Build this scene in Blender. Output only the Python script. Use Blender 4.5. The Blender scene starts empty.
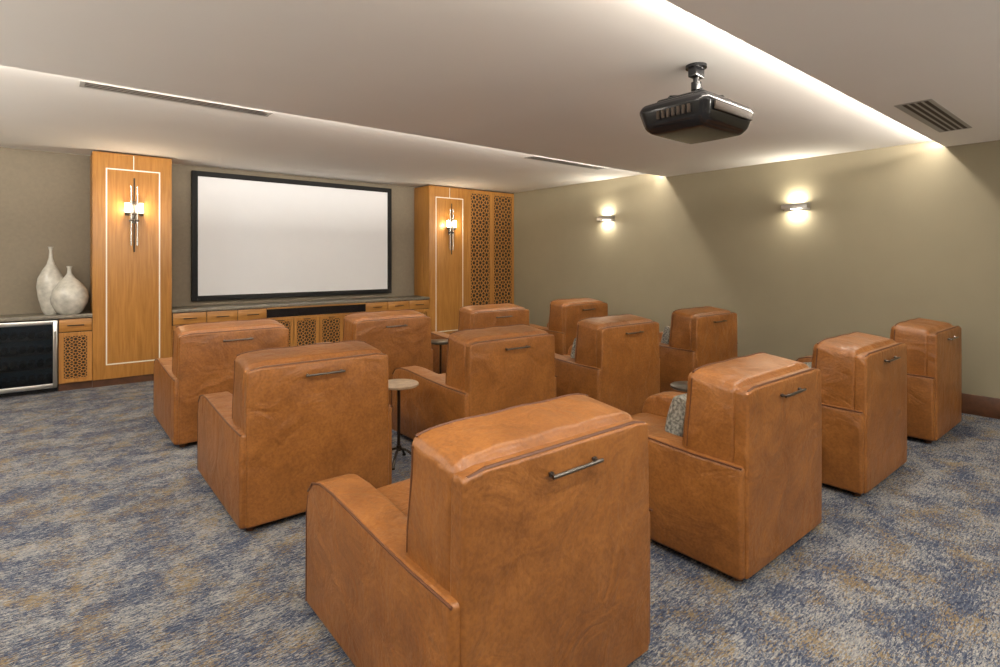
import bpy, bmesh, math, random
from mathutils import Vector, Matrix
random.seed(3)
sc = bpy.context.scene
sc.view_settings.view_transform = 'Standard'
sc.view_settings.look = 'None'

# ------------------------------------------------------------------ materials
def newmat(name):
    m = bpy.data.materials.new(name); m.use_nodes = True
    nt = m.node_tree
    return m, nt, nt.nodes['Principled BSDF']
def N(nt, t, **kw):
    n = nt.nodes.new(t)
    for k, v in kw.items(): setattr(n, k, v)
    return n
def plain(name, col, rough=0.5, metal=0.0, var=0.0, scale=8, bump=0.0, bscale=200, spec=0.5):
    m, nt, p = newmat(name)
    p.inputs['Roughness'].default_value = rough
    p.inputs['Metallic'].default_value = metal
    p.inputs['Specular IOR Level'].default_value = spec
    tc = N(nt, 'ShaderNodeTexCoord')
    no = N(nt, 'ShaderNodeTexNoise'); no.inputs['Scale'].default_value = scale; no.inputs['Detail'].default_value = 4
    nt.links.new(tc.outputs['Object'], no.inputs['Vector'])
    r = N(nt, 'ShaderNodeValToRGB')
    a = [max(0, c*(1-var)) for c in col]; b = [min(1, c*(1+var)) for c in col]
    r.color_ramp.elements[0].position = .3; r.color_ramp.elements[1].position = .7
    r.color_ramp.elements[0].color = (*a, 1); r.color_ramp.elements[1].color = (*b, 1)
    nt.links.new(no.outputs['Fac'], r.inputs['Fac']); nt.links.new(r.outputs['Color'], p.inputs['Base Color'])
    if bump:
        n2 = N(nt, 'ShaderNodeTexNoise'); n2.inputs['Scale'].default_value = bscale
        nt.links.new(tc.outputs['Object'], n2.inputs['Vector'])
        bp = N(nt, 'ShaderNodeBump'); bp.inputs['Strength'].default_value = bump; bp.inputs['Distance'].default_value = .003
        nt.links.new(n2.outputs['Fac'], bp.inputs['Height']); nt.links.new(bp.outputs['Normal'], p.inputs['Normal'])
    return m
def emis(name, col, s):
    m, nt, p = newmat(name)
    p.inputs['Base Color'].default_value = (*col, 1)
    p.inputs['Emission Color'].default_value = (*col, 1); p.inputs['Emission Strength'].default_value = s
    return m

M_ceil = plain('ceiling_paint', (.82, .795, .755), .9, var=.01, scale=2)
M_wallR = plain('olive_wall_paint', (.265, .228, .150), .7, var=.03, scale=3, bump=.1, bscale=300)
M_wallF = plain('taupe_wallcovering', (.225, .188, .135), .8, var=.05, scale=30, bump=.2, bscale=300)
M_base = plain('dark_walnut', (.09, .035, .015), .4, var=.3, scale=12)
M_black = plain('black_plastic', (.010, .010, .011), .18)
M_velvet = plain('black_screen_frame', (.006, .006, .006), .8)
M_screen = plain('projection_fabric', (.80, .81, .84), .9, var=.005)
M_dark = plain('dark_mesh', (.03, .018, .01), .7)
M_steel = plain('stainless_steel', (.62, .61, .59), .3, 1.0)
M_bronze = plain('dark_bronze', (.05, .04, .03), .35, .9)
M_nickel = plain('aged_nickel', (.16, .145, .13), .28, 1.0)
M_chrome = plain('brushed_nickel', (.5, .48, .45), .25, 1.0)
M_stone = plain('stone_counter', (.17, .15, .115), .35, var=.25, scale=25)
M_tabletop = plain('wood_tabletop', (.34, .24, .15), .45, var=.2, scale=20)
M_darktop = plain('dark_tabletop', (.05, .04, .03), .3, var=.3, scale=20)
M_inlay = plain('white_inlay', (.8, .76, .66), .35)
M_vase = plain('ceramic_glaze', (.52, .50, .44), .22, var=.22, scale=14)
M_vent = plain('grey_vent', (.34, .33, .31), .6)
M_trim = plain('white_trim', (.6, .58, .54), .5)
M_bulb = emis('glass_lamp', (1, .86, .62), 14)
M_wbulb = emis('wall_lamp_glass', (1, .92, .75), 12)
M_led = emis('led_diffuser', (1, .92, .8), 3)
M_filldown = emis('fill_downlight_lens', (1, .93, .83), 6)  # lens of the added, unseen fill fixtures
M_lens = plain('projector_lens_glass', (.02, .02, .04), .05)
M_fint = emis('fridge_interior', (.035, .06, .075), .25)
M_bottle = plain('bottle_glass', (.02, .035, .035), .15, var=.5, scale=5)

def glassmat():
    m, nt, p = newmat('fridge_door_glass'); p.inputs['Base Color'].default_value = (.22, .27, .30, 1)
    p.inputs['Transmission Weight'].default_value = 1; p.inputs['Roughness'].default_value = .05; p.inputs['IOR'].default_value = 1.45
    return m
M_glass = glassmat()

def pillowmat():
    m, nt, p = newmat('woven_pillow'); p.inputs['Roughness'].default_value = .9
    tc = N(nt, 'ShaderNodeTexCoord'); w = N(nt, 'ShaderNodeTexNoise'); w.inputs['Scale'].default_value = 60; w.inputs['Detail'].default_value = 6
    nt.links.new(tc.outputs['Object'], w.inputs['Vector'])
    r = N(nt, 'ShaderNodeValToRGB'); r.color_ramp.elements[0].position = .40; r.color_ramp.elements[1].position = .62
    r.color_ramp.elements[0].color = (.11, .105, .085, 1); r.color_ramp.elements[1].color = (.32, .30, .25, 1)
    nt.links.new(w.outputs['Fac'], r.inputs['Fac']); nt.links.new(r.outputs['Color'], p.inputs['Base Color'])
    return m
M_pillow = pillowmat()

def woodmat(name, c1, c2, axis='Z'):
    m, nt, p = newmat(name); p.inputs['Roughness'].default_value = .36
    tc = N(nt, 'ShaderNodeTexCoord'); mp = N(nt, 'ShaderNodeMapping')
    mp.inputs['Scale'].default_value = {'Z': (14, 14, .8), 'X': (.8, 14, 14)}[axis]
    nt.links.new(tc.outputs['Object'], mp.inputs['Vector'])
    no = N(nt, 'ShaderNodeTexNoise'); no.inputs['Scale'].default_value = 3; no.inputs['Detail'].default_value = 8; no.inputs['Distortion'].default_value = .7
    nt.links.new(mp.outputs['Vector'], no.inputs['Vector'])
    r = N(nt, 'ShaderNodeValToRGB'); r.color_ramp.elements[0].position = .3; r.color_ramp.elements[1].position = .72
    r.color_ramp.elements[0].color = (*c1, 1); r.color_ramp.elements[1].color = (*c2, 1)
    nt.links.new(no.outputs['Fac'], r.inputs['Fac']); nt.links.new(r.outputs['Color'], p.inputs['Base Color'])
    return m
M_wood = woodmat('honey_oak', (.33, .140, .027), (.47, .220, .050))
M_woodh = woodmat('honey_oak_horizontal', (.33, .140, .027), (.47, .220, .050), 'X')

def leathermat():
    m, nt, p = newmat('cognac_leather')
    tc = N(nt, 'ShaderNodeTexCoord'); oi = N(nt, 'ShaderNodeObjectInfo')
    ad = N(nt, 'ShaderNodeVectorMath', operation='ADD')
    nt.links.new(tc.outputs['Object'], ad.inputs[0]); nt.links.new(oi.outputs['Location'], ad.inputs[1])
    n1 = N(nt, 'ShaderNodeTexNoise'); n1.inputs['Scale'].default_value = 4.5; n1.inputs['Detail'].default_value = 6; n1.inputs['Roughness'].default_value = .7
    nt.links.new(ad.outputs[0], n1.inputs['Vector'])
    r = N(nt, 'ShaderNodeValToRGB')
    r.color_ramp.elements[0].position = .28; r.color_ramp.elements[1].position = .72
    r.color_ramp.elements[0].color = (.19, .066, .012, 1); r.color_ramp.elements[1].color = (.33, .126, .027, 1)
    nt.links.new(n1.outputs['Fac'], r.inputs['Fac'])
    n2 = N(nt, 'ShaderNodeTexNoise'); n2.inputs['Scale'].default_value = 70; n2.inputs['Detail'].default_value = 4
    nt.links.new(ad.outputs[0], n2.inputs['Vector'])
    mx = N(nt, 'ShaderNodeMixRGB', blend_type='MULTIPLY'); mx.inputs['Fac'].default_value = .55
    r2 = N(nt, 'ShaderNodeValToRGB'); r2.color_ramp.elements[0].position = .35; r2.color_ramp.elements[1].position = .6
    r2.color_ramp.elements[0].color = (.62, .55, .5, 1); r2.color_ramp.elements[1].color = (1, 1, 1, 1)
    nt.links.new(n2.outputs['Fac'], r2.inputs['Fac'])
    nt.links.new(r.outputs['Color'], mx.inputs[1]); nt.links.new(r2.outputs['Color'], mx.inputs[2])
    nt.links.new(mx.outputs[0], p.inputs['Base Color'])
    p.inputs['Roughness'].default_value = .40; p.inputs['Specular IOR Level'].default_value = .5
    v = N(nt, 'ShaderNodeTexNoise'); v.inputs['Scale'].default_value = 160; v.inputs['Detail'].default_value = 2
    nt.links.new(tc.outputs['Object'], v.inputs['Vector'])
    n4 = N(nt, 'ShaderNodeTexNoise'); n4.inputs['Scale'].default_value = 5; n4.inputs['Detail'].default_value = 4; n4.inputs['Distortion'].default_value = 1.0
    nt.links.new(ad.outputs[0], n4.inputs['Vector'])
    b1 = N(nt, 'ShaderNodeBump'); b1.inputs['Strength'].default_value = .5; b1.inputs['Distance'].default_value = .035
    nt.links.new(n4.outputs['Fac'], b1.inputs['Height'])
    b2 = N(nt, 'ShaderNodeBump'); b2.inputs['Strength'].default_value = .3; b2.inputs['Distance'].default_value = .002
    nt.links.new(v.outputs['Fac'], b2.inputs['Height']); nt.links.new(b1.outputs['Normal'], b2.inputs['Normal'])
    nt.links.new(b2.outputs['Normal'], p.inputs['Normal'])
    return m
M_leather = leathermat()
M_seam = plain('leather_piping', (.10, .032, .009), .45)

def carpetmat():
    m, nt, p = newmat('distressed_carpet'); p.inputs['Roughness'].default_value = 1; p.inputs['Specular IOR Level'].default_value = .1
    tc = N(nt, 'ShaderNodeTexCoord')
    def noise(scale_vec, s, d=4, rough=.6, dist=0):
        mp = N(nt, 'ShaderNodeMapping'); mp.inputs['Scale'].default_value = scale_vec
        nt.links.new(tc.outputs['Object'], mp.inputs['Vector'])
        n = N(nt, 'ShaderNodeTexNoise'); n.inputs['Scale'].default_value = s; n.inputs['Detail'].default_value = d
        n.inputs['Roughness'].default_value = rough; n.inputs['Distortion'].default_value = dist
        nt.links.new(mp.outputs['Vector'], n.inputs['Vector']); return n.outputs['Fac']
    def ramp(f, p0, p1, c0=(0, 0, 0), c1=(1, 1, 1)):
        r = N(nt, 'ShaderNodeValToRGB'); r.color_ramp.elements[0].position = p0; r.color_ramp.elements[1].position = p1
        r.color_ramp.elements[0].color = (*c0, 1); r.color_ramp.elements[1].color = (*c1, 1)
        nt.links.new(f, r.inputs['Fac']); return r.outputs['Color']
    def math_(op, a, b):
        n = N(nt, 'ShaderNodeMath', operation=op)
        for i, v in enumerate((a, b)):
            if isinstance(v, (int, float)): n.inputs[i].default_value = v
            else: nt.links.new(v, n.inputs[i])
        return n.outputs[0]
    def mix(f, a, b):
        n = N(nt, 'ShaderNodeMixRGB'); nt.links.new(f, n.inputs[0])
        for i, v in ((1, a), (2, b)):
            if isinstance(v, tuple): n.inputs[i].default_value = (*v, 1)
            else: nt.links.new(v, n.inputs[i])
        return n.outputs[0]
    patch = noise((1, 1.2, 1), 3.4, 6, .78)
    streak = noise((1, 4.5, 1), 19, 4, .85)
    fine = noise((1, 2.6, 1), 65, 3, .8)
    s = math_('ADD', math_('MULTIPLY', patch, .45), math_('MULTIPLY', streak, .55))
    s = math_('ADD', s, math_('MULTIPLY', math_('SUBTRACT', fine, .5), .50))
    f = ramp(s, .492, .532)
    blue = mix(ramp(noise((1, 4, 1), 22, 3), .4, .6), (.030, .040, .070), (.08, .095, .135))
    grey = mix(ramp(noise((1, 4, 1), 30, 3, .7), .4, .6), (.34, .325, .295), (.16, .165, .175))
    c = mix(f, blue, grey)
    o = math_('ADD', math_('MULTIPLY', noise((1.2, 1.2, 1), 4.0, 5, .7), .45), math_('MULTIPLY', noise((1, 3.5, 1), 36, 3, .8), .55))
    of = ramp(o, .535, .555)
    c = mix(math_('MULTIPLY', of, .7), c, (.23, .155, .06))
    nt.links.new(c, p.inputs['Base Color'])
    b = N(nt, 'ShaderNodeBump'); b.inputs['Strength'].default_value = .6; b.inputs['Distance'].default_value = .006
    nt.links.new(noise((1, 1, 1), 220, 2), b.inputs['Height']); nt.links.new(b.outputs['Normal'], p.inputs['Normal'])
    return m
M_carpet = carpetmat()

# ------------------------------------------------------------------ builder
class B:
    def __init__(s, name): s.name = name; s.bm = bmesh.new(); s.mats = []
    def mi(s, mat):
        if mat not in s.mats: s.mats.append(mat)
        return s.mats.index(mat)
    def add(s, tb, mat, smooth=True):
        i = s.mi(mat)
        bmesh.ops.recalc_face_normals(tb, faces=tb.faces)
        for f in tb.faces: f.material_index = i; f.smooth = smooth
        me = bpy.data.meshes.new('t'); tb.to_mesh(me); tb.free()
        s.bm.from_mesh(me); bpy.data.meshes.remove(me)
    def box(s, x0, x1, y0, y1, z0, z1, mat, bev=0, seg=2):
        tb = bmesh.new(); bmesh.ops.create_cube(tb, size=1)
        for v in tb.verts:
            v.co = Vector((x0+(v.co.x+.5)*(x1-x0), y0+(v.co.y+.5)*(y1-y0), z0+(v.co.z+.5)*(z1-z0)))
        if bev: bmesh.ops.bevel(tb, geom=tb.edges[:], offset=bev, segments=seg, profile=.5, affect='EDGES')
        s.add(tb, mat)
    def prism(s, prof, x0, x1, mat, bev=0, seg=3, fn=None):
        tb = bmesh.new()
        a = [tb.verts.new((x0, y, z)) for y, z in prof]; b = [tb.verts.new((x1, y, z)) for y, z in prof]
        n = len(prof); tb.faces.new(a); tb.faces.new(b[::-1])
        for i in range(n): tb.faces.new((a[i], b[i], b[(i+1) % n], a[(i+1) % n]))
        bmesh.ops.recalc_face_normals(tb, faces=tb.faces)
        if bev: bmesh.ops.bevel(tb, geom=tb.edges[:], offset=bev, segments=seg, profile=.5, affect='EDGES', clamp_overlap=True)
        if fn:
            for v in tb.verts: v.co = fn(v.co)
        s.add(tb, mat)
    def cyl(s, p0, p1, r0, r1, mat, seg=20):
        tb = bmesh.new(); p0 = Vector(p0); p1 = Vector(p1); d = p1-p0
        bmesh.ops.create_cone(tb, cap_ends=True, segments=seg, radius1=r0, radius2=r1, depth=d.length)
        q = Vector((0, 0, 1)).rotation_difference(d.normalized()).to_matrix().to_4x4()
        bmesh.ops.transform(tb, matrix=Matrix.Translation((p0+p1)/2) @ q, verts=tb.verts)
        s.add(tb, mat)
    def tube(s, pts, r, mat, seg=8):
        for a, b in zip(pts[:-1], pts[1:]): s.cyl(a, b, r, r, mat, seg)
    def lathe(s, prof, c, mat, seg=36):
        tb = bmesh.new(); rings = []
        for r, z in prof:
            rings.append([tb.verts.new((c[0]+r*math.cos(2*math.pi*k/seg), c[1]+r*math.sin(2*math.pi*k/seg), c[2]+z)) for k in range(seg)])
        for a, b in zip(rings[:-1], rings[1:]):
            for k in range(seg): tb.faces.new((a[k], a[(k+1) % seg], b[(k+1) % seg], b[k]))
        tb.faces.new(rings[0]); tb.faces.new(rings[-1])
        s.add(tb, mat)
    def soft(s, x0, x1, y0, y1, z0, z1, r, mat, bulge=(0, 0, 0), fn=None, n=14):
        h = [(x1-x0)/2, (y1-y0)/2, (z1-z0)/2]; c = [(x0+x1)/2, (y0+y1)/2, (z0+z1)/2]
        def coords(hh):
            core = max(hh-r, 1e-4); l = []
            m = 4
            for k in range(m): l.append(-hh + (hh-core)*k/m)
            for k in range(n+1): l.append(-core + 2*core*k/n)
            for k in range(1, m+1): l.append(core + (hh-core)*k/m)
            return l
        C = [coords(a) for a in h]; tb = bmesh.new(); cache = {}
        def vert(p, ax, sg):
            key = tuple(round(q, 5) for q in p)
            if key in cache: return cache[key]
            inner = [max(-(h[i]-r), min(h[i]-r, p[i])) for i in range(3)]
            d = Vector([p[i]-inner[i] for i in range(3)])
            q = Vector(inner) + (d.normalized()*r if d.length > 1e-9 else Vector((0, 0, 0)))
            u = [p[i]/h[i] for i in range(3)]
            for i in range(3):
                j, k = (i+1) % 3, (i+2) % 3
                w = max(0, 1-u[j]**2)*max(0, 1-u[k]**2)
                q[i] += bulge[i]*w**.6*(u[i] if abs(u[i]) < 1 else math.copysign(1, u[i]))
            q = Vector((q[0]+c[0], q[1]+c[1], q[2]+c[2]))
            if fn: q = fn(q)
            v = tb.verts.new(q); cache[key] = v; return v
        for ax in range(3):
            j, k = (ax+1) % 3, (ax+2) % 3
            for sg in (-1, 1):
                for a in range(len(C[j])-1):
                    for b in range(len(C[k])-1):
                        vs = []
                        for (aa, bb) in ((a, b), (a+1, b), (a+1, b+1), (a, b+1)):
                            p = [0, 0, 0]; p[ax] = sg*h[ax]; p[j] = C[j][aa]; p[k] = C[k][bb]
                            vs.append(vert(p, ax, sg))
                        try: tb.faces.new(vs)
                        except ValueError: pass
        s.add(tb, mat)
    def ringf(s, cx, cz, y0, y1, ro, ri, mat, seg=14):
        tb = bmesh.new()
        L = []
        for (r, y) in ((ro, y0), (ri, y0), (ri, y1), (ro, y1)):
            L.append([tb.verts.new((cx+r*math.cos(2*math.pi*k/seg), y, cz+r*math.sin(2*math.pi*k/seg))) for k in range(seg)])
        for a, b in ((0, 1), (1, 2), (2, 3), (3, 0)):
            for k in range(seg):
                tb.faces.new((L[a][k], L[a][(k+1) % seg], L[b][(k+1) % seg], L[b][k]))
        s.add(tb, mat, False)
    def bar(s, x0, z0, x1, z1, w, y0, y1, mat):
        d = Vector((x1-x0, z1-z0)).normalized(); n = Vector((-d.y, d.x))*w/2
        tb = bmesh.new()
        P = [(x0+n.x, z0+n.y), (x1+n.x, z1+n.y), (x1-n.x, z1-n.y), (x0-n.x, z0-n.y)]
        a = [tb.verts.new((x, y0, z)) for x, z in P]; b = [tb.verts.new((x, y1, z)) for x, z in P]
        tb.faces.new(a); tb.faces.new(b[::-1])
        for i in range(4): tb.faces.new((a[i], b[i], b[(i+1) % 4], a[(i+1) % 4]))
        s.add(tb, mat, False)
    def lattice(s, x0, x1, z0, z1, y, mat, nx):
        """fretwork: rings + diagonals, front faces toward -Y"""
        t = (x1-x0)/nx; nz = max(1, round((z1-z0)/t)); tz = (z1-z0)/nz
        for i in range(nx):
            for j in range(nz):
                cx, cz = x0+(i+.5)*t, z0+(j+.5)*tz; hx, hz = t/2, tz/2
                s.ringf(cx, cz, y-.001, y+.009, t*.34, t*.23, mat, 12)
                for sx in (-1, 1):
                    for sz in (-1, 1):
                        s.bar(cx+sx*hx*.42, cz+sz*hz*.42, cx+sx*hx, cz+sz*hz, t*.11, y, y+.01, mat)
                s.bar(cx-hx, cz, cx-hx*.5, cz, t*.11, y+.001, y+.01, mat); s.bar(cx+hx*.5, cz, cx+hx, cz, t*.11, y+.001, y+.01, mat)
                s.bar(cx, cz-hz, cx, cz-hz*.5, t*.11, y+.001, y+.01, mat); s.bar(cx, cz+hz*.5, cx, cz+hz, t*.11, y+.001, y+.01, mat)
    def mesh(s, ang=40):
        me = bpy.data.meshes.new(s.name); s.bm.to_mesh(me); s.bm.free()
        for m in s.mats: me.materials.append(m)
        me.set_sharp_from_angle(angle=math.radians(ang))
        return me
    def obj(s, loc=(0, 0, 0), rot=(0, 0, 0), parent=None, ang=40):
        o = bpy.data.objects.new(s.name, s.mesh(ang)); o.location = loc; o.rotation_euler = rot
        sc.collection.objects.link(o)
        if parent: o.parent = parent
        return o

def light(name, kind, loc, rot, energy, col, parent=None, **kw):
    l = bpy.data.lights.new(name, kind); l.energy = energy; l.color = col
    for k, v in kw.items(): setattr(l, k, v)
    o = bpy.data.objects.new(name, l); o.location = loc; o.rotation_euler = rot; sc.collection.objects.link(o)
    if parent: o.parent = parent
    return o

# ------------------------------------------------------------------ room
XR, XL, YF, YB = 7.14, -2.8, 8.75, -2.8
ZF, ZC, ZR = 2.89, 2.80, 2.72
YE1, YE2 = 4.74, 1.42
b = B('floor'); b.box(XL, XR, YB, YF, -.1, 0, M_carpet); b.obj()
b = B('wall_front'); b.box(XL-.1, XR+.1, YF, YF+.1, -.1, 3.2, M_wallF); b.obj()
b = B('wall_right'); b.box(XR, XR+.1, YB, YF, -.1, 3.2, M_wallR); b.obj()
b = B('wall_left'); b.box(XL-.1, XL, YB, YF, -.1, 3.2, M_wallR); b.obj()
b = B('wall_back'); b.box(XL-.1, XR+.1, YB-.1, YB, -.1, 3.2, M_wallR); b.obj()
b = B('ceiling')
b.box(XL, XR, 4.5, YF, ZF, 3.15, M_ceil)
b.box(XL, XR, 1.18, 4.5, ZC, 3.15, M_ceil)
b.box(XL, XR, 4.5, YE1, ZC, ZC+.014, M_ceil)
b.box(XL, XR, YB, 1.18, ZR, 3.15, M_ceil)
b.box(XL, XR, 1.18, YE2, ZR, ZR+.014, M_ceil)
b.obj()
b = B('baseboard_right'); b.box(XR-.02, XR, YB, 8.2, 0, .2, M_base, .004); b.obj()
b = B('baseboard_left'); b.box(XL, XL+.02, YB, 8.2, 0, .2, M_base, .004); b.obj()
b = B('baseboard_back'); b.box(XL+.02, XR-.02, YB, YB+.02, 0, .2, M_base, .004); b.obj()

warm = (1, .925, .825); neut = (1, .96, .90)
for (yy, zz, ztop, ylip, eg, ew) in ((4.53, ZC+.016, ZF, YE1, 185, 95), (1.21, ZR+.016, ZC, YE2, 175, 95)):
    s = B('cove_led_strip'); s.box(XL+.05, XR-.03, -.012, .012, 0, .008, M_led); so = s.obj((0, yy+.02, zz))
    light('cove_glow', 'AREA', ((XL+XR)/2, .06, .016), (math.radians(180-50), 0, 0), eg, warm, so,
          shape='RECTANGLE', size=XR-XL-.1, size_y=.03)
    # downward-washing row mounted on the upper ceiling just past the lip
    s = B('cove_wash_strip'); s.box(XL+.05, XR-.03, -.012, .012, -.006, 0, M_trim); so = s.obj((0, ylip+.05, ztop-.001))
    light('cove_wash', 'AREA', ((XL+XR)/2, 0, -.008), (math.radians(15), 0, 0), ew, warm, so,
          shape='RECTANGLE', size=XR-XL-.1, size_y=.02)

# downlights added out of view as general fill for room and chair backs
for i, (x, y) in enumerate([(-1.3, 1.0), (1.0, .3), (2.6, -.5), (4.3, -1.3), (.8, -1.6), (6.0, -2.1), (-1.5, 3.3), (-1.6, 6.6)]):
    z = ZR if y < 1.4 else (ZC if y < 4.7 else ZF)
    d = B('added_fill_downlight')
    d.lathe([(.13, 0), (.17, -.002), (.175, -.008), (.15, -.014), (.13, -.012), (.13, 0)], (0, 0, 0), M_trim)
    d.lathe([(.0, -.004), (.13, -.004), (.13, -.008), (0.0, -.008)], (0, 0, 0), M_filldown)
    do = d.obj((x, y, z))
    light('fill_downlight_beam', 'AREA', (0, 0, -.03), (0, 0, 0), 30, neut, do, shape='DISK', size=.26)

# uplight bowls added on the unseen back and left walls to brighten the ceiling
def fill_uplight(x, y, rz, en):
    u = B('added_fill_uplight')
    u.lathe([(0, -.13), (.03, -.125), (.09, -.07), (.15, 0), (.142, .0), (.085, -.062), (.03, -.11), (0, -.115)], (0, -.16, 0), M_trim)
    u.box(-.03, .03, -.10, -.001, -.10, -.03, M_trim, .004)
    o = u.obj((x, y, 1.75), (0, 0, rz))
    light('fill_uplight_beam', 'AREA', (0, -.17, .02), (math.radians(180-25), 0, math.pi), en, neut, o, shape='DISK', size=.25)
for x in (-.8, 2.2, 5.2): fill_uplight(x, YB, math.pi, 60)
for y in (.4, 3.2, 6.0): fill_uplight(XL, y, math.pi/2, 60)

# vents
def linvent(x0, x1, y0, y1, z, n):
    v = B('ceiling_vent'); t = (y1-y0)
    v.box(x0, x1, y0, y1, z-.003, z-.0005, M_vent)
    for k in range(n):
        a = y0+t*(.12+.76*k/n); v.box(x0+.03, x1-.03, a, a+t*.76/n*.6, z-.0036, z-.001, M_dark)
    v.obj()
linvent(.17, 1.56, 5.13, 5.31, ZF, 3)
linvent(4.78, 6.25, 5.13, 5.31, ZF, 3)
linvent(4.93, 6.28, 1.06, 1.29, ZR, 4)

# ------------------------------------------------------------------ front wall joinery
YP = 8.22
def pilaster(x0, x1):
    p = B('wood_pilaster')
    p.box(x0, x1, YP, YF-.005, .09, ZF-.02, M_wood, .003)
    p.box(x0-.0, x1, YP+.03, YF-.005, 0, .09, M_base)
    w = x1-x0; a, c = x0+.13, x1-.13; z0, z1 = .26, 2.68; t = .014; e = .004
    for (q0, q1, r0, r1) in ((a, a+t, z0, z1), (c-t, c, z0, z1), (a+t, c-t, z0, z0+t), (a+t, c-t, z1-t, z1)):
        p.box(q0, q1, YP-e, YP+.01, r0, r1, M_inlay)
    m = (x0+x1)/2
    p.box(m-.004, m+.004, YP-e, YP+.01, z1, ZF-.03, M_inlay)
    p.obj()
pilaster(.39, 1.22)
pilaster(5.16, 6.02)

def sconce(x, z):
    s = B('glass_rod_sconce'); y = 0
    s.box(-.04, .04, -.02, -.001, -.16, .12, M_chrome, .006)
    for dx, a, c in ((-.032, -.44, .30), (0, -.52, .40), (.032, -.44, .30)):
        s.cyl((dx, -.065, a), (dx, -.065, c), .009, .009, M_chrome if dx else M_bronze, 12)
    s.box(-.05, .05, -.075, -.015, -.14, -.115, M_bronze, .004)
    s.box(-.10, .10, -.072, -.052, -.055, -.035, M_bronze, .004)
    for dx in (-.075, .075):
        s.cyl((dx, -.062, -.07), (dx, -.062, -.03), .022, .026, M_bronze)
        s.cyl((dx, -.062, -.03), (dx, -.062, .09), .021, .021, M_bulb)
        s.cyl((dx, -.062, .09), (dx, -.062, .098), .023, .023, M_bronze)
    o = s.obj((x, YP-.001, z))
    for dx in (-.075, .075):
        light('sconce_bulb', 'POINT', (dx, -.13, .04), (0, 0, 0), 6, (1, .84, .62), o, shadow_soft_size=.03)
sconce(.805, 2.17); sconce(5.59, 2.17)

# tall fretwork cabinet (right)
c = B('fretwork_cabinet')
x0, x1 = 6.022, XR-.004
c.box(x0, x1, YP+.03, YF-.005, 0, .09, M_base)
c.box(x0, x1, YP+.02, YF-.005, .09, ZF-.02, M_dark)
mid = (x0+x1)/2
for a, e in ((x0, mid-.002), (mid+.002, x1)):
    f = .05
    c.box(a, a+f, YP, YP+.02, .09, ZF-.02, M_wood, .002); c.box(e-f, e, YP, YP+.02, .09, ZF-.02, M_wood, .002)
    c.box(a+f, e-f, YP, YP+.02, .09, .19, M_wood); c.box(a+f, e-f, YP, YP+.02, ZF-.09, ZF-.02, M_wood)
    c.lattice(a+f, e-f, .19, ZF-.09, YP+.005, M_wood, 3)
c.obj()

def handle(bb, x, y, z, w):
    bb.box(x-w/2, x+w/2, y-.03, y-.02, z-.006, z+.006, M_bronze, .002)
    for q in (-.8, .8): bb.box(x+q*w/2-.005, x+q*w/2+.005, y-.022, y, z-.005, z+.005, M_bronze)
def fretdoor(k, p, q, z0, z1):
    g = .004; f = .045
    k.box(p+g, p+g+f, YP, YP+.022, z0, z1, M_wood); k.box(q-g-f, q-g, YP, YP+.022, z0, z1, M_wood)
    k.box(p+g+f, q-g-f, YP, YP+.022, z0, z0+f, M_wood); k.box(p+g+f, q-g-f, YP, YP+.022, z1-f, z1, M_wood)
    k.box(p+g+f, q-g-f, YP+.019, YP+.0235, z0+f, z1-f, M_dark)
    k.lattice(p+g+f, q-g-f, z0+f, z1-f, YP+.005, M_wood, 3)
def dpart(k, a, e):
    g = .004
    k.box(a+g, e-g, YP, YP+.022, .70, .85, M_woodh, .003); handle(k, (a+e)/2, YP, .775, .16)
    fretdoor(k, a, e, .10, .69)
def carcass(k, xa, xb):
    k.box(xa, xb, YP+.05, YF-.005, 0, .09, M_base)
    k.box(xa, xb, YP+.024, YF-.005, .09, .86, M_woodh)
    k.box(xa, xb, YP+.018, YP+.0245, .69, .86, M_dark)
k = B('media_credenza')
carcass(k, 1.222, 5.158)
k.box(1.222, 5.158, YP-.02, YF-.005, .86, .90, M_stone, .004)
for a, e in ((1.23, 1.63), (1.63, 2.02), (2.02, 2.41), (3.95, 4.35), (4.35, 4.75), (4.75, 5.155)): dpart(k, a, e)
a, e, g = 2.41, 3.95, .004
k.box(a+g, e-g, YP+.01, YP+.0235, .70, .85, M_black)
k.box(a+g, e-g, YP, YP+.022, .835, .858, M_woodh); k.box(a+g, e-g, YP, YP+.022, .69, .71, M_woodh)
for i in range(4):
    w = (e-a)/4; fretdoor(k, a+i*w, a+(i+1)*w, .10, .685); handle(k, a+(i+.5)*w, YP, .663, .1)
k.obj()
k = B('drinks_cabinet')
carcass(k, .07, .388); dpart(k, .07, .388)
k.box(-2.78, .388, YP-.02, YF-.005, .86, .90, M_stone, .004)
carcass(k, -2.78, -.57)
for i in range(5): dpart(k, -2.78+i*.442, -2.78+(i+1)*.442)
k.obj()

f = B('beverage_fridge')
fx0, fx1 = -.56, .06
f.box(fx0, fx0+.02, YP+.04, YF-.02, .01, .85, M_black); f.box(fx1-.02, fx1, YP+.04, YF-.02, .01, .85, M_black)
f.box(fx0+.02, fx1-.02, YP+.04, YF-.02, .01, .10, M_black); f.box(fx0+.02, fx1-.02, YP+.04, YF-.02, .82, .85, M_black)
f.box(fx0+.02, fx1-.02, YF-.06, YF-.02, .10, .82, M_fint)
t = .04
f.box(fx0, fx0+t, YP-.01, YP+.035, .06, .845, M_steel, .004); f.box(fx1-t, fx1, YP-.01, YP+.035, .06, .845, M_steel, .004)
f.box(fx0+t, fx1-t, YP-.01, YP+.035, .80, .845, M_steel, .004); f.box(fx0+t, fx1-t, YP-.01, YP+.035, .06, .11, M_steel, .004)
f.box(fx0+t, fx1-t, YP+.008, YP+.014, .11, .80, M_glass)
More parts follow.
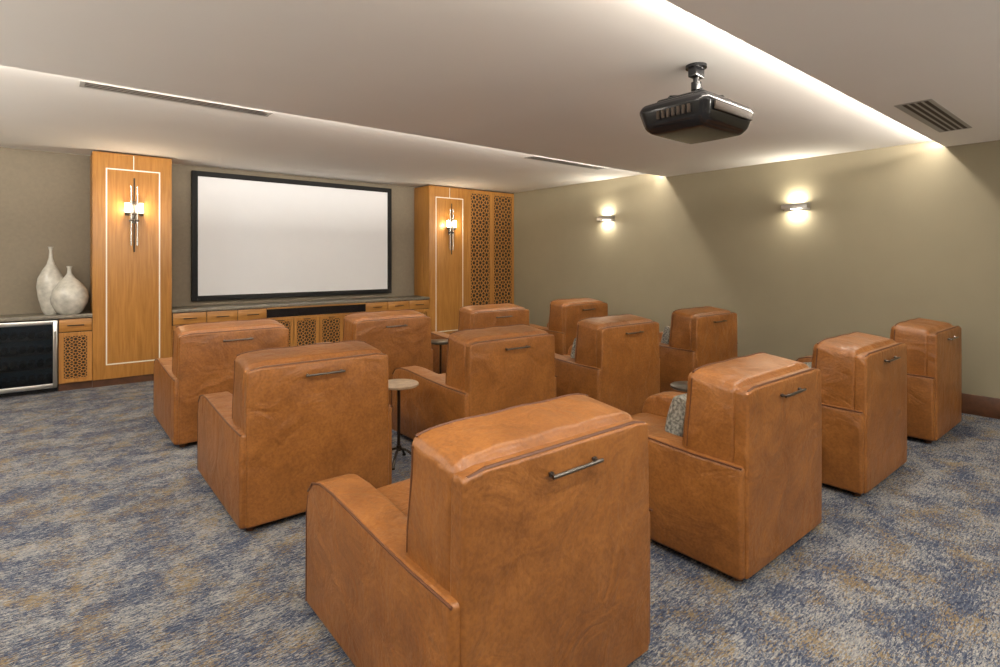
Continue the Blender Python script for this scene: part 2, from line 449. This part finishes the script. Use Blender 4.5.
for z in (.28, .45, .62):
    f.box(fx0+.022, fx1-.022, YP+.06, YF-.07, z, z+.006, M_bronze); f.box(fx0+.022, fx1-.022, YP+.052, YP+.06, z-.003, z+.008, M_nickel)
for z in (.104, .288, .458, .628):
    for i in range(7):
        x = fx0+.065+i*.08
        f.cyl((x, YP+.16, z+.034), (x, YP+.42, z+.034), .030, .030, M_bottle, 16)
f.cyl((fx1-.02, YP-.045, .2), (fx1-.02, YP-.045, .72), .009, .009, M_steel)
for z in (.22, .70): f.cyl((fx1-.02, YP-.045, z), (fx1-.02, YP, z), .007, .007, M_steel, 10)
f.obj()

# projection screen
s = B('projection_screen')
sx0, sx1, sz0, sz1, t = 1.535, 4.665, .965, 2.815, .075
s.box(sx0, sx1, YF-.05, YF-.004, sz0, sz1, M_velvet)
s.box(sx0, sx0+t, YF-.07, YF-.05, sz0, sz1, M_velvet, .004); s.box(sx1-t, sx1, YF-.07, YF-.05, sz0, sz1, M_velvet, .004)
s.box(sx0+t, sx1-t, YF-.07, YF-.05, sz1-t, sz1, M_velvet, .004); s.box(sx0+t, sx1-t, YF-.07, YF-.05, sz0, sz0+t, M_velvet, .004)
s.box(sx0+t, sx1-t, YF-.056, YF-.0495, sz0+t, sz1-t, M_screen)
s.obj()

# vases
v = B('ceramic_vase')
v.lathe([(.0, 0), (.06, 0), (.085, .05), (.12, .2), (.135, .33), (.125, .43), (.085, .52), (.04, .60), (.02, .68), (.016, .76), (.024, .80), (.03, .81), (.012, .80), (.0, .795)], (0, 0, 0), M_vase)
v.obj((0, 8.47, .90))
v = B('ceramic_vase')
v.lathe([(.0, 0), (.10, 0), (.13, .03), (.18, .13), (.19, .2), (.17, .29), (.12, .37), (.06, .43), (.025, .49), (.02, .54), (.03, .575), (.015, .57), (.0, .565)], (0, 0, 0), M_vase)
v.obj((.175, 8.40, .90))

# ------------------------------------------------------------------ wall up/down lights on right wall
def wall_light(y, z):
    w = B('up_down_wall_light')
    L = .15
    w.box(-.012, 0, -L, L, -.045, .045, M_steel, .003)
    w.box(-.10, -.092, -L, L, -.028, .028, M_steel, .002)
    w.box(-.095, -.01, -L, -L+.008, -.028, .028, M_steel); w.box(-.095, -.01, L-.008, L, -.028, .028, M_steel)
    w.box(-.07, -.03, -.06, .06, -.03, .03, M_wbulb, .008)
    o = w.obj((XR-.001, y, z))
    for sgn in (1, -1):
        light('wall_light_glow', 'AREA', (-.06, 0, sgn*.04), (math.pi if sgn > 0 else 0, 0, 0), 5.5, (1, .93, .78), o, shape='RECTANGLE', size=.04, size_y=.12)
wall_light(5.85, 2.24); wall_light(2.87, 2.21)

# ------------------------------------------------------------------ recliner chair
ch = B('leather_recliner')
W = .478; ZB = .035
for sg in (-1, 1):
    xa, xb = (.30, W) if sg > 0 else (-W, -.30)
    prof = [(0.0, ZB), (0.0, .572), (.25, .575), (.55, .592), (.85, .615), (.98, .612), (1.06, .59), (1.11, .54), (1.13, .46), (1.135, ZB)]
    ch.prism(prof, xa, xb, M_leather, .022, 4)
    xo = W-.004 if sg > 0 else -W+.004
    ch.tube([(xo, y, z-.004) for y, z in prof[1:8]], .005, M_seam, 6)
    ch.tube([(xo, 1.105, .52), (xo, 1.128, .44), (xo, 1.132, ZB+.01)], .004, M_seam, 6)
# rear shell, slight inward taper to the top and rounded upper corners
def shellfn(p):
    q = p.copy()
    k = max(0, (abs(p.x)-.37)/.075)
    q.z -= max(0, (p.z-.80)/.13)*.016*k*k
    q.x *= 1-.012*max(0, (p.z-.6)/.33)
    return q
ch.soft(-.445, .445, -.012, .06, ZB+.003, .935, .014, M_leather, bulge=(0, .010, 0), fn=shellfn, n=14)
D = .335
def backfn(p):
    t = max(0, (p.z-.3)/.65); u = (p.y-.03)/D
    y = p.y - .05*t*u
    z = p.z + max(0, (p.z-.7)/.25)*(.035*u)
    k = max(0, (abs(p.x)-.34)/.10)
    z -= max(0, (p.z-.72)/.23)*.016*k*k
    z += .002*math.sin(p.x*23+1)*max(0, (p.z-.8)/.15)
    x = p.x*(1-.025*max(0, u)*max(0, t))
    x += .003*math.sin(p.z*17+p.y*9)*math.copysign(1, p.x)*min(1, abs(p.x)/.4)
    return Vector((x, y, z))
ch.soft(-.442, .442, .045, .03+D, .30, .953, .036, M_leather, bulge=(.004, .035, .010), fn=backfn, n=18)
e = .437
def sp(x, z):
    q = shellfn(Vector((x, 0, z))); return (q.x, .0, q.z)
ch.tube([sp(-e, ZB+.01), sp(-e, .6), sp(-e, .912), sp(-e+.012, .930), sp(-.36, .935), sp(.36, .935), sp(e-.012, .930), sp(e, .912), sp(e, .6), sp(e, ZB+.01)], .0065, M_seam, 6)
for sg in (-1, 1):
    ch.tube([backfn(Vector((sg*.443, D-.008, z))) for z in (.59, .68, .77, .86, .93)], .0045, M_seam, 6)
pts = [backfn(Vector((x*.43/8, D-.004, .955+.008*(1-(x/8)**2)**.6*.45))) for x in range(-8, 9)]
ch.tube(pts, .0045, M_seam, 6)
# seat, front panel
ch.soft(-.298, .298, .28, 1.11, .30, .47, .05, M_leather, bulge=(0, .01, .03), n=12)
ch.soft(-.298, .298, 1.0, 1.11, ZB+.01, .33, .02, M_leather, bulge=(0, .01, 0), n=8)
ch.box(-.40, .40, .05, 1.05, ZB+.005, .25, M_seam)
# handle on rear
ch.cyl((-.12, -.048, .862), (.12, -.048, .862), .0065, .0065, M_nickel, 12)
for q in (-.105, .105):
    ch.cyl((q, -.048, .862), (q, -.012, .862), .005, .005, M_nickel, 10)
    ch.cyl((q, -.029, .862), (q, -.024, .862), .010, .010, M_nickel, 12)
# feet
for fx in (-.40, .40):
    for fy in (.06, 1.05):
        ch.cyl((fx, fy, 0), (fx, fy, ZB+.005), .026, .034, M_base, 4)
chair_me = ch.mesh(45)
def chair(x, y, rz=0):
    o = bpy.data.objects.new('leather_recliner', chair_me); o.location = (x, y, 0); o.rotation_euler = (0, 0, math.radians(rz))
    sc.collection.objects.link(o); return o
P = [(1.345, 1.27), (2.975, 1.25), (4.50, 1.22), (6.14, 1.2),
     (1.29, 3.27), (2.82, 3.24), (4.27, 3.21), (5.79, 3.18),
     (1.25, 5.11), (2.78, 5.1), (4.24, 5.1), (5.78, 5.1)]
for x, y in P: chair(x, y)

# pillows
pb = B('throw_pillow')
pb.soft(-.2, .2, -.045, .045, -.13, .13, .04, M_pillow, bulge=(-.02, .04, -.015), n=12)
pm = pb.mesh(60)
for i in (1, 2, 6, 7):
    x, y = P[i]
    o = bpy.data.objects.new('throw_pillow', pm); o.location = (x-.05, y+.505, .64); o.rotation_euler = (math.radians(14), math.radians(4), 0)
    sc.collection.objects.link(o)

# side tables
def table(x, y, top):
    t = B('round_side_table')
    t.lathe([(0, .585), (.145, .585), (.152, .59), (.152, .603), (.145, .608), (0, .608)], (0, 0, 0), top)
    t.lathe([(0, .572), (.09, .572), (.09, .585), (0, .585)], (0, 0, 0), M_bronze)
    t.cyl((0, 0, .1), (0, 0, .58), .012, .012, M_bronze)
    t.cyl((0, 0, .09), (0, 0, .13), .022, .018, M_bronze)
    for k in range(4):
        a = math.radians(45+90*k); c_, s_ = math.cos(a), math.sin(a)
        t.tube([(0, 0, .11), (c_*.06, s_*.06, .095), (c_*.11, s_*.11, .06), (c_*.15, s_*.15, .012)], .010, M_bronze, 8)
        t.cyl((c_*.15, s_*.15, 0), (c_*.15, s_*.15, .015), .015, .015, M_bronze, 12)
    t.obj((x, y, 0))
table(2.06, 3.72, M_tabletop); table(3.51, 5.35, M_darktop); table(3.72, 2.25, M_darktop)

# ------------------------------------------------------------------ projector
p = B('ceiling_projector')
p.soft(-.30, .30, -.24, .24, -.445, -.265, .05, M_black, bulge=(.01, .015, .015), n=12,
       fn=lambda q: Vector((q.x*(1-.14*max(0, (-.31-q.z))/.14), q.y*(1-.14*max(0, (-.31-q.z))/.14), q.z)))
p.soft(-.19, .19, -.16, .19, -.30, -.215, .035, M_black, n=8)
p.cyl((.08, .2, -.35), (.08, .285, -.35), .06, .055, M_black, 28)
p.cyl((.08, .282, -.35), (.08, .288, -.35), .045, .045, M_lens, 28)
for i in range(7):
    p.box(-.312, -.298, -.14+.035*i, -.125+.035*i, -.38, -.33, M_dark)
p.box(-.22, .22, -.259, -.245, -.37, -.32, M_dark, .004)
p.box(-.12, .12, -.02, .02, -.23, -.205, M_black, .004)
for sx in (-1, 1):
    for sy in (-1, 1):
        p.tube([(0, 0, -.195), (sx*.13, sy*.11, -.202), (sx*.13, sy*.11, -.23)], .01, M_black, 8)
p.cyl((0, 0, -.22), (0, 0, -.02), .02, .02, M_black)
p.cyl((0, 0, -.16), (0, 0, -.11), .032, .032, M_black)
p.cyl((0, 0, -.02), (0, 0, -.001), .065, .065, M_black, 32)
p.box(-.05, .05, -.03, .03, -.08, -.02, M_black, .006)
p.obj((3.20, 1.9, ZC))

# ------------------------------------------------------------------ world + camera
w = bpy.data.worlds.new('w'); sc.world = w; w.use_nodes = True
w.node_tree.nodes['Background'].inputs[0].default_value = (.05, .05, .05, 1)
cam = bpy.data.cameras.new('camera'); cam.lens = 19.62; cam.sensor_width = 36; cam.shift_y = -.0735
co = bpy.data.objects.new('camera', cam); co.location = (0, 0, 1.55); co.rotation_euler = (math.radians(90), 0, math.radians(-39.5))
cam.clip_start = .05
sc.collection.objects.link(co); sc.camera = co
